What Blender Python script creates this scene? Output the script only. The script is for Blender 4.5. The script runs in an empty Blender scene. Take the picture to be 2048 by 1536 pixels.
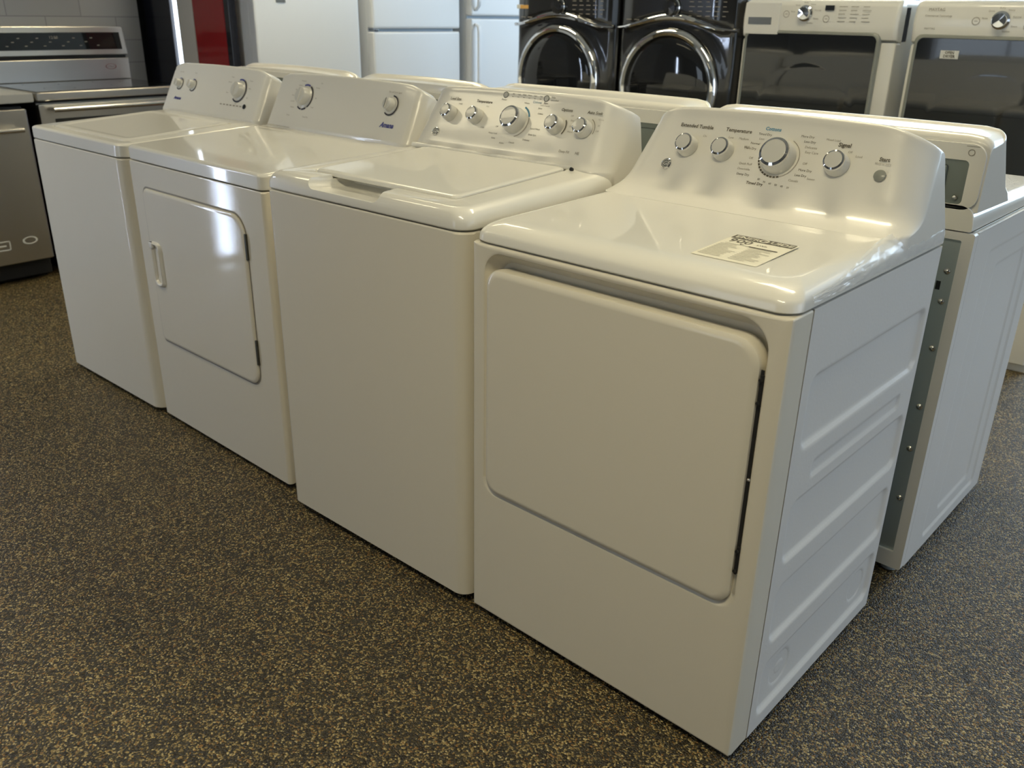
import bpy, math, random
from mathutils import Matrix, Vector, noise
import numpy as np
random.seed(7)
PI = math.pi
SC = bpy.context.scene
COL = SC.collection

# ------------------------------------------------------------------ camera, world, exposure
CAM = Vector((1.21197, -1.21201, 1.31337))
YAW, PITCH, ROLL, FPX = 0.73577, 0.402165, 0.018304, 1747.88
fw = Vector((-math.sin(YAW)*math.cos(PITCH), math.cos(YAW)*math.cos(PITCH), -math.sin(PITCH)))
rt = Vector((math.cos(YAW), math.sin(YAW), 0)); up = rt.cross(fw)
r2 = rt*math.cos(ROLL) + up*math.sin(ROLL); u2 = -rt*math.sin(ROLL) + up*math.cos(ROLL)
cam = bpy.data.cameras.new('camera'); camo = bpy.data.objects.new('camera', cam); COL.objects.link(camo)
camo.matrix_world = Matrix((( r2.x, u2.x, -fw.x, CAM.x), (r2.y, u2.y, -fw.y, CAM.y), (r2.z, u2.z, -fw.z, CAM.z), (0, 0, 0, 1)))
cam.sensor_width = 23.6; cam.lens = FPX/2048*23.6
cam.clip_start = 0.02; cam.clip_end = 200
cam.dof.use_dof = True; cam.dof.focus_distance = 1.9; cam.dof.aperture_fstop = 3.5
SC.camera = camo

SC.view_settings.view_transform = 'Standard'; SC.view_settings.look = 'None'
SC.view_settings.gamma = 1; SC.view_settings.use_curve_mapping = False
SC.view_settings.exposure = 0.0

w = bpy.data.worlds.new('world'); SC.world = w; w.use_nodes = True
bg = w.node_tree.nodes['Background']; bg.inputs[0].default_value = (0.72, 0.86, 1.0, 1); bg.inputs[1].default_value = 1.2

WARM = (1.0, 0.88, 0.58)
COOL = (0.80, 0.89, 1.0)
def area(name, loc, size, rot, power, color, spread=180):
    l = bpy.data.lights.new(name, 'AREA'); l.shape = 'RECTANGLE'; l.size, l.size_y = size
    l.energy = power; l.color = color; l.spread = math.radians(spread)
    o = bpy.data.objects.new(name, l); o.location = loc; o.rotation_euler = rot; COL.objects.link(o)
    return o
# daylight through the shop windows: right wall, back wall, front wall
area('daylight_right', (5.35, 1.6, 1.65), (6.4, 2.2), (0, PI/2, 0), 58, COOL)
area('daylight_back', (.1, 5.75, 1.85), (5.6, 1.8), (-PI/2, 0, 0), 165, (0.62, 0.80, 1.0))
area('daylight_front', (-2.1, -6.15, 1.35), (1.7, 2.5), (PI/2, 0, 0), 9, COOL)

# ------------------------------------------------------------------ mesh helpers
class MB:
    def __init__(s): s.v = []; s.f = []
    def add(s, V, F, M=None):
        o = len(s.v)
        for p in V:
            p = Vector(p)
            s.v.append(tuple(M @ p) if M is not None else tuple(p))
        for f in F: s.f.append([i+o for i in f])
        return s
    def loft(s, rings, cap0=True, cap1=True, M=None, closed=True):
        n = len(rings[0]); V = [p for r in rings for p in r]; F = []
        m = n if closed else n-1
        for k in range(len(rings)-1):
            for i in range(m):
                j = (i+1) % n
                F.append((k*n+i, k*n+j, (k+1)*n+j, (k+1)*n+i))
        if cap0: F.append(tuple(reversed(range(n))))
        if cap1: F.append(tuple(range((len(rings)-1)*n, len(rings)*n)))
        return s.add(V, F, M)
    def box(s, x0, x1, y0, y1, z0, z1, b=0.002, M=None):
        b = min(b, (x1-x0)/2.01, (y1-y0)/2.01, (z1-z0)/2.01)
        R = []
        for z, i in ((z0, b), (z0+b*.3, b*.3), (z0+b, 0), (z1-b, 0), (z1-b*.3, b*.3), (z1, b)):
            R.append([(x, y, z) for x, y in rr(x0+i, x1-i, y0+i, y1-i, b, 2)])
        return s.loft(R, M=M)
    def lathe(s, prof, M=None, seg=32, cap0=True, cap1=True):
        R = [[(r*math.cos(2*PI*i/seg), r*math.sin(2*PI*i/seg), h) for i in range(seg)] for r, h in prof]
        return s.loft(R, cap0, cap1, M)
    def tube(s, pts, r, seg=10, M=None):
        R = []; pts = [Vector(p) for p in pts]
        for k, p in enumerate(pts):
            t = (pts[min(k+1, len(pts)-1)] - pts[max(k-1, 0)]).normalized()
            a = Vector((0, 0, 1)) if abs(t.z) < .9 else Vector((1, 0, 0))
            u = t.cross(a).normalized(); v = t.cross(u)
            R.append([tuple(p + (u*math.cos(2*PI*i/seg) + v*math.sin(2*PI*i/seg))*r) for i in range(seg)])
        return s.loft(R, M=M)
    def build(s, name, m, parent=None, sharp=38, recalc=True, wn=True):
        me = bpy.data.meshes.new(name); me.from_pydata(s.v, [], s.f); me.update()
        if recalc:
            import bmesh
            b = bmesh.new(); b.from_mesh(me); bmesh.ops.recalc_face_normals(b, faces=b.faces); b.to_mesh(me); b.free()
        me.shade_smooth(); me.set_sharp_from_angle(angle=math.radians(sharp))
        me.materials.append(m)
        o = bpy.data.objects.new(name, me); COL.objects.link(o)
        if parent is not None: o.parent = parent
        if wn and len(me.polygons) > 5:
            wm = o.modifiers.new('even_shading', 'WEIGHTED_NORMAL'); wm.keep_sharp = True; wm.weight = 80
        return o

def rr(x0, x1, y0, y1, r, n=6):
    """rounded rectangle, counter-clockwise; r one radius or (bl, br, tr, tl)"""
    if not isinstance(r, (tuple, list)): r = (r,)*4
    P = []
    for (cx, cy, a, rad) in ((x0, y0, PI, r[0]), (x1, y0, 1.5*PI, r[1]), (x1, y1, 0, r[2]), (x0, y1, .5*PI, r[3])):
        sx = 1 if cx == x0 else -1; sy = 1 if cy == y0 else -1
        for k in range(n+1):
            t = a + (PI/2)*k/n
            P.append((cx + sx*rad + rad*math.cos(t), cy + sy*rad + rad*math.sin(t)))
    return P

def rbox_rings(x0, x1, y0, y1, z0, z1, r, top, bot=0.002, back=True, n=6, k=6, topx=None):
    """rings of a box with rounded plan corners (r) and a rounded top edge; back=False keeps the rear edge square"""
    R = []
    def ring(z, i, j):
        return [(x, y, z) for x, y in rr(x0+j, x1-j, y0+i, y1-(i if back else 0), max(r-min(i, j)*.6, .002), n)]
    R.append(ring(z0, bot, bot)); R.append(ring(z0+bot, 0, 0))
    tx = topx if topx else top
    for q in range(k+1):
        a = PI/2*q/k
        R.append(ring(z1-top*(1-math.sin(a)) if True else 0, top*1.0*(1-math.cos(a)), tx*(1-math.cos(a))))
    return R

def frameM(origin, x, y):
    x = Vector(x).normalized(); y = Vector(y).normalized(); z = x.cross(y)
    return Matrix(((x.x, y.x, z.x, origin[0]), (x.y, y.y, z.y, origin[1]), (x.z, y.z, z.z, origin[2]), (0, 0, 0, 1)))

def yplate(mb, rings, M=None):
    """rings given as (x0,x1,z0,z1,r,y): a face looking to -Y built from nested rounded rectangles, last one capped"""
    L = [[(x, r[5], z) for x, z in rr(r[0], r[1], r[2], r[3], r[4], 8)] for r in rings]
    return mb.loft(L, False, True, M)

_dg = None
def text_add(mb, s, size, M, align='CENTER', shear=0, bold=0, sx=1.0):
    c = bpy.data.curves.new('t', 'FONT'); c.body = s; c.size = size; c.align_x = align; c.align_y = 'CENTER'
    c.resolution_u = 2; c.shear = shear; c.offset = bold
    o = bpy.data.objects.new('t', c); COL.objects.link(o)
    dg = bpy.context.evaluated_depsgraph_get(); dg.update()
    me = bpy.data.meshes.new_from_object(o.evaluated_get(dg))
    mb.add([(v.co.x*sx, v.co.y, 0) for v in me.vertices], [tuple(p.vertices) for p in me.polygons], M)
    bpy.data.objects.remove(o); bpy.data.curves.remove(c); bpy.data.meshes.remove(me)

def arc_add(mb, r0, r1, a0, a1, M, n=24, h=0.0004):
    V = []; F = []
    for k in range(n+1):
        a = a0 + (a1-a0)*k/n
        V += [(r0*math.cos(a), r0*math.sin(a), h), (r1*math.cos(a), r1*math.sin(a), h)]
    for k in range(n): F.append((2*k, 2*k+1, 2*k+3, 2*k+2))
    mb.add(V, F, M)

def bar_add(mb, x0, x1, y0, y1, M, h=0.0004): mb.add([(x0, y0, h), (x1, y0, h), (x1, y1, h), (x0, y1, h)], [(0, 1, 2, 3)], M)

def tag(o, label=None, cat=None, group=None, kind=None):
    if label: o['label'] = label
    if cat: o['category'] = cat
    if group: o['group'] = group
    if kind: o['kind'] = kind
    return o
def thing(name, loc, rz, label, cat, group=None):
    o = bpy.data.objects.new(name, None); o.empty_display_size = .1; COL.objects.link(o)
    o.location = loc; o.rotation_euler = (0, 0, rz)
    return tag(o, label, cat, group)

# ------------------------------------------------------------------ materials
def nodes(name):
    m = bpy.data.materials.new(name); m.use_nodes = True
    return m, m.node_tree, m.node_tree.nodes['Principled BSDF']
def mat(name, color, rough=.4, metal=0, coat=0, bump=0, bscale=200, var=0.0, vscale=3, spec=None, emit=None, es=0, alpha=None, coatr=.03, aniso=None):
    m, nt, b = nodes(name)
    b.inputs['Base Color'].default_value = (*color, 1); b.inputs['Roughness'].default_value = rough
    b.inputs['Metallic'].default_value = metal; b.inputs['Coat Weight'].default_value = coat
    b.inputs['Coat Roughness'].default_value = coatr
    if spec is not None: b.inputs['Specular IOR Level'].default_value = spec
    if emit: b.inputs['Emission Color'].default_value = (*emit, 1); b.inputs['Emission Strength'].default_value = es
    tc = nt.nodes.new('ShaderNodeTexCoord')
    if var:
        n = nt.nodes.new('ShaderNodeTexNoise'); n.inputs['Scale'].default_value = vscale; n.inputs['Detail'].default_value = 4
        nt.links.new(tc.outputs['Object'], n.inputs['Vector'])
        mr = nt.nodes.new('ShaderNodeMapRange'); mr.inputs['To Min'].default_value = rough*(1-var); mr.inputs['To Max'].default_value = rough*(1+var)
        nt.links.new(n.outputs['Fac'], mr.inputs['Value']); nt.links.new(mr.outputs['Result'], b.inputs['Roughness'])
    if bump:
        n = nt.nodes.new('ShaderNodeTexNoise'); n.inputs['Scale'].default_value = bscale; n.inputs['Detail'].default_value = 2
        if aniso:
            mp = nt.nodes.new('ShaderNodeMapping'); mp.inputs['Scale'].default_value = aniso
            nt.links.new(tc.outputs['Object'], mp.inputs['Vector']); nt.links.new(mp.outputs['Vector'], n.inputs['Vector'])
        else: nt.links.new(tc.outputs['Object'], n.inputs['Vector'])
        bp = nt.nodes.new('ShaderNodeBump'); bp.inputs['Strength'].default_value = bump; bp.inputs['Distance'].default_value = .001
        nt.links.new(n.outputs['Fac'], bp.inputs['Height']); nt.links.new(bp.outputs['Normal'], b.inputs['Normal'])
        if coat: nt.links.new(bp.outputs['Normal'], b.inputs['Coat Normal'])
    return m

ENAMEL = mat('white_enamel', (.84, .825, .77), .32, 0, .75, .03, 260, .12, 6, coatr=.035)
PANEL = mat('painted_steel', (.79, .745, .635), .45, 0, .65, .04, 420, .12, 5, coatr=.045)
PLASTIC = mat('white_plastic', (.82, .80, .745), .30, 0, .4, .03, 300, .1, 8, coatr=.06)
SIDEP = mat('painted_side_steel', (.80, .79, .77), .40, 0, .25, .22, 160, .15, 5, coatr=.15)
GREYPL = mat('grey_plastic', (.27, .28, .25), .4, 0, .2, .02, 100)
CHROME = mat('chrome', (.82, .82, .82), .05, 1, 0, 0, 100, .3, 20)
BLACKT = mat('printed_ink', (.10, .085, .06), .5, 0, 0, 0, 100, .1)
GREYT = mat('grey_ink', (.33, .30, .25), .5, 0, 0, 0, 100, .1)
BLUET = mat('blue_ink', (.10, .30, .46), .5, 0, 0, 0, 100, .1)
NAVY = mat('navy_ink', (.06, .07, .30), .45, 0, 0, 0, 100, .1)
DARK = mat('dark_gap', (.012, .012, .012), .6, 0, 0, .05, 80)
RUBBER = mat('pale_rubber', (.42, .44, .45), .5, 0, 0, .05, 80)
COVER = mat('dark_galvanised_cover', (.20, .23, .22), .42, .4, 0, .1, 40, .3, 9)
GALV = mat('galvanised_steel', (.50, .56, .57), .40, .55, 0, .25, 40, .3, 9)
STEEL = mat('brushed_steel', (.58, .56, .52), .30, 1, 0, .12, 60, .15, 6, aniso=(1, 1, 30))
STEELH = mat('polished_steel', (.72, .70, .66), .20, 1, 0, .03, 60, .15, 6)
GLASSB = mat('black_glass', (.010, .011, .013), .05, 0, .4, 0, 1, .2, 5, coatr=.02)
DOORG = mat('smoked_door_glass', (.013, .015, .018), .06, 0, .8, .01, 12, .2, 5, coatr=.02)
BLACKE = mat('black_enamel', (.012, .012, .013), .22, 0, .8, .03, 260, .2, 5, coatr=.03)
REDG = mat('red_gloss', (.40, .010, .016), .22, 0, .5, .01, 60, .2, 5)
BEIGE = mat('beige_paint', (.80, .76, .70), .5, 0, 0, .05, 200, .1)
DARKP = mat('dark_lacquer', (.014, .015, .024), .25, 0, .3, .03, 120, .2, 4)
STONE = mat('pale_countertop', (.46, .45, .42), .35, 0, .2, .05, 90, .2, 30)
PAPER = mat('paper_label', (.86, .83, .70), .6, 0, 0, .02, 90, .1)
STICK = mat('label_white', (.75, .75, .72), .5, 0, 0, .02, 90, .1)
ORANGE = mat('label_orange', (.72, .40, .10), .5, 0, 0, .02, 90, .1)
FRIDGE = mat('white_refrigerator_enamel', (.84, .85, .86), .42, 0, .15, .15, 240, .12, 5, coatr=.25)
GASKET = mat('gasket_grey', (.55, .64, .72), .6, 0, 0, .05, 90)
WALLP = mat('wall_paint', (.34, .31, .26), .8, 0, 0, .1, 90, .1)
CEILM = mat('ceiling_tile', (.62, .60, .54), .9, 0, 0, .4, 120, .05)
KNOBW = mat('knob_white', (.66, .65, .61), .3, 0, .3, .02, 90, .1)
TUBE = mat('lit_tube', (.9, .95, 1), .4, 0, 0, 0, 1, 0, 5, emit=(.78, .88, 1.0), es=4.5)
TUBE2 = mat('bright_lit_tube', (.9, .95, 1), .4, 0, 0, 0, 1, 0, 5, emit=(.66, .78, 1.0), es=55)
LAMP = mat('lit_diffuser', (.9, .88, .8), .4, 0, 0, 0, 1, 0, 5, emit=WARM, es=2.2)
SCREEN = mat('lcd_grey', (.16, .17, .17), .25, 0, .3, 0, 1, .1)
FOOTM = mat('levelling_foot', (.42, .46, .48), .4, 0, .2, .02, 90)
LAWN = mat('lawn_grass', (.10, .42, .06), .9, 0, 0, .6, 60)

def floor_mat():
    m, nt, b = nodes('pebble_epoxy'); N = nt.nodes.new; L = nt.links.new
    tc = N('ShaderNodeTexCoord')
    nz = N('ShaderNodeTexNoise'); nz.inputs['Scale'].default_value = 60; L(tc.outputs['Object'], nz.inputs['Vector'])
    mx = N('ShaderNodeMix'); mx.data_type = 'VECTOR'; mx.inputs['Factor'].default_value = .006
    L(tc.outputs['Object'], mx.inputs[4]); L(nz.outputs['Color'], mx.inputs[5])
    vo = N('ShaderNodeTexVoronoi'); vo.inputs['Scale'].default_value = 270; vo.inputs['Randomness'].default_value = 1
    L(mx.outputs[1], vo.inputs['Vector'])
    sep = N('ShaderNodeSeparateColor'); L(vo.outputs['Color'], sep.inputs['Color'])
    cr = N('ShaderNodeValToRGB'); e = cr.color_ramp; e.interpolation = 'CONSTANT'
    cols = [(0, (0.018, 0.012, 0.005)), (.20, (0.036, 0.027, 0.012)), (.38, (0.068, 0.050, 0.019)), (.52, (0.237, 0.169, 0.064)), (.64, (0.049, 0.042, 0.027)), (.74, (0.380, 0.279, 0.107)), (.83, (0.268, 0.141, 0.036)), (.88, (0.521, 0.413, 0.194)), (.95, (0.029, 0.026, 0.016))]
    e.elements[0].position = 0; e.elements[0].color = (*cols[0][1], 1); e.elements[1].position = cols[1][0]; e.elements[1].color = (*cols[1][1], 1)
    for p, c in cols[2:]:
        q = e.elements.new(p); q.color = (*c, 1)
    L(sep.outputs['Red'], cr.inputs['Fac'])
    # dark binder between the stones
    ed = N('ShaderNodeTexVoronoi'); ed.feature = 'DISTANCE_TO_EDGE'; ed.inputs['Scale'].default_value = 270; L(mx.outputs[1], ed.inputs['Vector'])
    mr = N('ShaderNodeMapRange'); mr.inputs['From Max'].default_value = .16; mr.inputs['To Min'].default_value = .45; L(ed.outputs['Distance'], mr.inputs['Value'])
    mul = N('ShaderNodeMix'); mul.data_type = 'RGBA'; mul.blend_type = 'MULTIPLY'; mul.inputs['Factor'].default_value = 1
    L(cr.outputs['Color'], mul.inputs[6]); L(mr.outputs['Result'], mul.inputs[7])
    # larger patches of tone
    n2 = N('ShaderNodeTexNoise'); n2.inputs['Scale'].default_value = 9; n2.inputs['Detail'].default_value = 3; L(tc.outputs['Object'], n2.inputs['Vector'])
    m2 = N('ShaderNodeMapRange'); m2.inputs['To Min'].default_value = .75; m2.inputs['To Max'].default_value = 1.3; L(n2.outputs['Fac'], m2.inputs['Value'])
    mu2 = N('ShaderNodeMix'); mu2.data_type = 'RGBA'; mu2.blend_type = 'MULTIPLY'; mu2.inputs['Factor'].default_value = 1
    L(mul.outputs[2], mu2.inputs[6]); L(m2.outputs['Result'], mu2.inputs[7])
    L(mu2.outputs[2], b.inputs['Base Color'])
    b.inputs['Roughness'].default_value = .42; b.inputs['Specular IOR Level'].default_value = .5
    inv = N('ShaderNodeMath'); inv.operation = 'SUBTRACT'; inv.inputs[0].default_value = 1; L(vo.outputs['Distance'], inv.inputs[1])
    bp = N('ShaderNodeBump'); bp.inputs['Strength'].default_value = .9; bp.inputs['Distance'].default_value = .003
    L(inv.outputs['Value'], bp.inputs['Height']); L(bp.outputs['Normal'], b.inputs['Normal'])
    return m
def tile_mat():
    m, nt, b = nodes('grey_wall_tile'); N = nt.nodes.new; L = nt.links.new
    tc = N('ShaderNodeTexCoord'); mp = N('ShaderNodeMapping'); mp.inputs['Rotation'].default_value = (0, PI/2, 0)
    sp = N('ShaderNodeSeparateXYZ'); cb = N('ShaderNodeCombineXYZ'); L(tc.outputs['Object'], sp.inputs[0]); L(sp.outputs['Y'], cb.inputs[0]); L(sp.outputs['Z'], cb.inputs[1])
    br = N('ShaderNodeTexBrick'); L(cb.outputs[0], br.inputs['Vector'])
    br.inputs['Color1'].default_value = (.34, .34, .34, 1); br.inputs['Color2'].default_value = (.40, .395, .385, 1); br.inputs['Mortar'].default_value = (.22, .22, .22, 1)
    br.inputs['Scale'].default_value = 1; br.inputs['Brick Width'].default_value = .40; br.inputs['Row Height'].default_value = .125; br.inputs['Mortar Size'].default_value = .0025
    L(br.outputs['Color'], b.inputs['Base Color']); b.inputs['Roughness'].default_value = .3
    return m
def film_mat():
    m, nt, b = nodes('clear_film'); N = nt.nodes.new; L = nt.links.new
    b.inputs['Base Color'].default_value = (.9, .92, .95, 1); b.inputs['Roughness'].default_value = .12
    b.inputs['Alpha'].default_value = .42; b.inputs['Specular IOR Level'].default_value = .9
    return m
def ceil_mat():
    m, nt, b = nodes('ceiling_grid'); N = nt.nodes.new; L = nt.links.new
    tc = N('ShaderNodeTexCoord'); br = N('ShaderNodeTexBrick'); L(tc.outputs['Object'], br.inputs['Vector'])
    br.offset = 0; br.inputs['Color1'].default_value = (.52, .50, .44, 1); br.inputs['Color2'].default_value = (.50, .48, .43, 1); br.inputs['Mortar'].default_value = (.62, .6, .55, 1)
    br.inputs['Scale'].default_value = 1; br.inputs['Brick Width'].default_value = .6; br.inputs['Row Height'].default_value = .6; br.inputs['Mortar Size'].default_value = .012
    L(br.outputs['Color'], b.inputs['Base Color']); b.inputs['Roughness'].default_value = .9
    return m
FLOOR = floor_mat(); TILE = tile_mat(); FILM = film_mat(); CEILG = ceil_mat()

# ------------------------------------------------------------------ room shell
X0, X1, Y0, Y1, H = -5.0, 5.5, -6.3, 5.9, 2.9
def struct(mb, name, m, sharp=38): return tag(mb.build(name, m, sharp=sharp), kind='structure')
struct(MB().add([(X0, Y0, 0), (X1, Y0, 0), (X1, Y1, 0), (X0, Y1, 0), (X0, Y0, -.1), (X1, Y0, -.1), (X1, Y1, -.1), (X0, Y1, -.1)],
                [(0, 1, 2, 3), (7, 6, 5, 4), (0, 4, 5, 1), (1, 5, 6, 2), (2, 6, 7, 3), (3, 7, 4, 0)]), 'floor', FLOOR)
struct(MB().box(X0, X1, Y0, Y1, H, H+.1, 0.001), 'ceiling', CEILG)
def wall_with_hole(name, axis, at, lo, hi, a0, a1, z0, z1, side):
    """wall along an axis with one window opening a0..a1, z0..z1; side = outward direction"""
    mb = MB(); t = .12*side
    for (p, q, r, s) in ((lo, hi, 0, z0), (lo, hi, z1, H), (lo, a0, z0, z1), (a1, hi, z0, z1)):
        if q-p < .01 or s-r < .01: continue
        if axis == 'x': mb.box(p, q, min(at, at+t), max(at, at+t), r, s, .001)
        else: mb.box(min(at, at+t), max(at, at+t), p, q, r, s, .001)
    return struct(mb, name, WALLP)
FRAMEM = mat('window_frame_alu', (.30, .30, .30), .4, .8, 0, .05, 90)
def pane_mat():
    m, nt, b = nodes('window_glass')
    b.inputs['Base Color'].default_value = (1, 1, 1, 1); b.inputs['Roughness'].default_value = 0; b.inputs['IOR'].default_value = 1.02
    b.inputs['Transmission Weight'].default_value = 1
    return m
PANE = pane_mat()
def window(n, axis, at, a0, a1, z0, z1, side, mull):
    mb = MB(); t0, t1 = sorted((at+.04*side, at+.09*side)); w_ = .04
    def bx(p, q, r, s):
        if axis == 'x': mb.box(p, q, t0, t1, r, s, .003)
        else: mb.box(t0, t1, p, q, r, s, .003)
    bx(a0, a1, z0, z0+w_); bx(a0, a1, z1-w_, z1); bx(a0, a0+w_, z0, z1); bx(a1-w_, a1, z0, z1)
    for k in range(1, mull): c = a0+(a1-a0)*k/mull; bx(c-w_/2, c+w_/2, z0, z1)
    f = struct(mb, 'window_%d' % n, FRAMEM)
    g = MB(); c = (t0+t1)/2
    if axis == 'x': g.box(a0+.01, a1-.01, c-.003, c+.003, z0+.01, z1-.01, .001)
    else: g.box(c-.003, c+.003, a0+.01, a1-.01, z0+.01, z1-.01, .001)
    g.build('window_pane', PANE, f)
wall_with_hole('wall_right', 'y', X1, Y0, Y1, -1.7, 4.9, .45, 2.7, 1); window(1, 'y', X1, -1.7, 4.9, .45, 2.7, 1, 5)
wall_with_hole('wall_back', 'x', Y1, X0, X1, -2.8, 3.0, .9, 2.8, 1); window(2, 'x', Y1, -2.8, 3.0, .9, 2.8, 1, 4)
wall_with_hole('wall_front', 'x', Y0, X0, X1, -3.0, -1.2, .06, 2.6, -1); window(3, 'x', Y0, -3.0, -1.2, .06, 2.6, -1, 2)
struct(MB().box(X0-.12, X0, Y0, Y1, 0, H, .001), 'wall_left', WALLP)
tag(MB().box(-9, 12, 6.2, 22, -.3, -.2, .001).build('lawn', LAWN), kind='structure')
hd = MB(); 
for k in range(60):
    x = -6 + k*.27 + random.uniform(-.1, .1)
    hd.lathe([(.02, 0), (.35, .3), (.42, .9), (.3, 1.45), (.05, 1.7)], Matrix.Translation((x, 12+random.uniform(-.3, .3), -.2)) @ Matrix.Rotation(k, 4, 'Z'), 9)
tag(hd.build('hedge', LAWN), 'green hedge on the lawn outside the back window', 'hedge', None, 'stuff')

# ------------------------------------------------------------------ ceiling lights
def ceiling_light(x, y, label, lx=1.2, ly=.6, power=40):
    t = thing('ceiling_light', (x, y, H-.05), 0, label, 'ceiling light', 'fluorescent ceiling lights')
    f = MB()
    outer = rr(-lx/2, lx/2, -ly/2, ly/2, .004, 2); inner = rr(-lx/2+.03, lx/2-.03, -ly/2+.03, ly/2-.03, .004, 2)
    f.loft([[(a, b, .05) for a, b in outer], [(a, b, -.005) for a, b in outer], [(a, b, -.005) for a, b in inner], [(a, b, .03) for a, b in inner]], False, False)
    f.build('frame', WALLP, t)
    nt = 3
    for k in range(nt):
        yy = (k-(nt-1)/2)*(ly-.12)/nt
        MB().tube([(-lx/2+.05, yy, .005), (lx/2-.05, yy, .005)], .018, 10).build('lamp_tube', LAMP, t)
    MB().box(-lx/2+.03, lx/2-.03, -ly/2+.03, ly/2-.03, .03, .04, .001).build('reflector', WALLP, t)
    a = area('fluorescent_light', (0, 0, -.01), (lx-.08, ly-.08), (0, 0, 0), power, WARM, 130); a.parent = t
lights = [(-2.5, -.88, 'on the left in the front row'), (.75, -1.22, 'above the spot in front of the near dryer'),
          (-2.6, 1.7, 'above the refrigerators'), (.1, 1.35, 'above the rear washer row'),
          (-1.2, 4.3, 'behind the front loaders'), (2.2, 4.3, 'beside the back window')]
for x, y, s in lights:
    ceiling_light(x, y, 'recessed fluorescent ceiling light '+s, power=13 if y > 4 else (20 if 'rear' in s else (28 if 'near dryer' in s else (15 if 'front row' in s else 22))), ly=.36)

# ------------------------------------------------------------------ laundry machines
def sd_rr(a, b, a0, a1, b0, b1, r):
    qx = abs(a-(a0+a1)/2)-(a1-a0)/2+r; qy = abs(b-(b0+b1)/2)-(b1-b0)/2+r
    return math.hypot(max(qx, 0), max(qy, 0))+min(max(qx, qy), 0)-r
def sst(x): x = max(0, min(1, x)); return x*x*(3-2*x)

def embossed_side(name, m, parent, x, y0, y1, z0, z1, feats, step=.0045):
    """painted side sheet at x (facing +X) pressed with rounded panels: feats = (y0,y1,z0,z1,r,depth,wall)"""
    ny = int((y1-y0)/step); nz = int((z1-z0)/step); V = []; F = []
    for j in range(nz+1):
        z = z0+(z1-z0)*j/nz
        for i in range(ny+1):
            y = y0+(y1-y0)*i/ny; d = 0
            for (a0, a1, b0, b1, r, dep, wl) in feats:
                s = sd_rr(y, z, a0, a1, b0, b1, r)
                if s < 0: d += dep*sst(-s/wl)
            V.append((x-d, y, z))
    for j in range(nz):
        for i in range(ny):
            a = j*(ny+1)+i; F.append((a, a+1, a+ny+2, a+ny+1))
    mb = MB().add(V, F)
    # folded edges
    mb.box(x-.02, x-.0095, y0, y1, z0, z1, .001)
    n = len(V)
    ring = [i for i in range(ny+1)] + [j*(ny+1)+ny for j in range(1, nz+1)] + [nz*(ny+1)+i for i in range(ny-1, -1, -1)] + [j*(ny+1) for j in range(nz-1, 0, -1)]
    P = [V[i] for i in ring]; Q = [(x-.012, p[1], p[2]) for p in P]
    mb.loft([P, Q], False, False)
    return mb.build(name, m, parent, sharp=50)

def console(mb, W, prof, back, r, R, Hs, tip=.012, crown=0.0, zb=None, taper=0.0):
    """leaning control console spanning 0..W: prof = front profile (y,z) bottom to top, back = rear profile top to bottom"""
    xs = []; nth = 9
    for k in range(nth+1):
        th = PI/2*(1-k/nth); xs.append((r-r*math.sin(th), r-r*math.cos(th)))
    xs = [(a, b) for a, b in xs]
    mid = [(r+(W-2*r)*k/26, 0) for k in range(1, 26)]
    cols = xs + mid + [(W-a, b) for a, b in reversed(xs)]
    zt = prof[-1][1]; zb = prof[0][1] if zb is None else zb
    rings = []
    for x, o in cols:
        d = min(x, W-x); c = 1-(x-W/2)**2/(W/2)**2
        drop = Hs*(1-math.sqrt(max(0, 1-(1-min(d/R, 1))**2))) + crown*(1-c)
        f = (zt-drop-zb)/(zt-zb)
        P = []
        for y, z in prof:
            z2 = z if z <= zb else zb+(z-zb)*(1 if z < zb+.6*(zt-zb) and False else f)
            P.append((x, y+o, z2))
        yt, z0_ = P[-1][1], P[-1][2]
        yb0 = back[0][0]
        for k in range(1, 6):
            a = PI/2+ -PI*k/6
            P.append((x, yt+tip-tip*math.sin(a), z0_+tip*math.cos(a)) if False else (x, min(yt + tip*(1-math.cos(PI*k/6)), back[-1][0]), z0_ + tip*math.sin(PI*k/6)))
        ycur = P[-1][1]
        for y, z in back:
            z2 = zb+(z-zb)*f if z > zb else z
            P.append((x, max(min(ycur+.0015, back[-1][0]), y), min(z2, z0_)))
        P = [(W/2+(x-W/2)*(1-taper*max(0, min(1, (z-zb)/(zt-zb)))), y, z) for x, y, z in P]
        rings.append(P)
    mb.loft(rings, True, True)
    return mb

def lean_y(prof, z):
    for (y0, z0), (y1, z1) in zip(prof, prof[1:]):
        if z0 <= z <= z1: return y0+(y1-y0)*(z-z0)/(z1-z0)
    return prof[-1][0]
def con_frame(prof, x, z, lift=0.0):
    y0, y1 = lean_y(prof, z-.01), lean_y(prof, z+.01); y = lean_y(prof, z)
    M = frameM((x, y, z), (1, 0, 0), (0, y1-y0, .02))
    return M @ Matrix.Translation((0, 0, lift))

def cabinet(parent, W, D, z0, z1, rc=.012, m=PANEL, front_to=None, name='cabinet'):
    D2 = front_to if front_to else D
    mb = MB(); mb.loft([[(x, y, z) for x, y in rr(i, W-i, i, D2, (rc[0], rc[1], .002, .002) if isinstance(rc, tuple) else (rc, rc, .002, .002), 8)] for z, i in ((z0, .003), (z0+.003, 0), (z1-.004, 0), (z1, .003))])
    return mb.build(name, m, parent)

def feet(t, W, D, h=.02):
    for x in (.06, W-.06):
        for y in (.06, D-.06):
            MB().lathe([(.018, .0), (.021, .003), (.021, h*.5), (.014, h*.6), (.014, h+.03)], Matrix.Translation((x, y, 0)), 20).build('foot', FOOTM, t)

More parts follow.
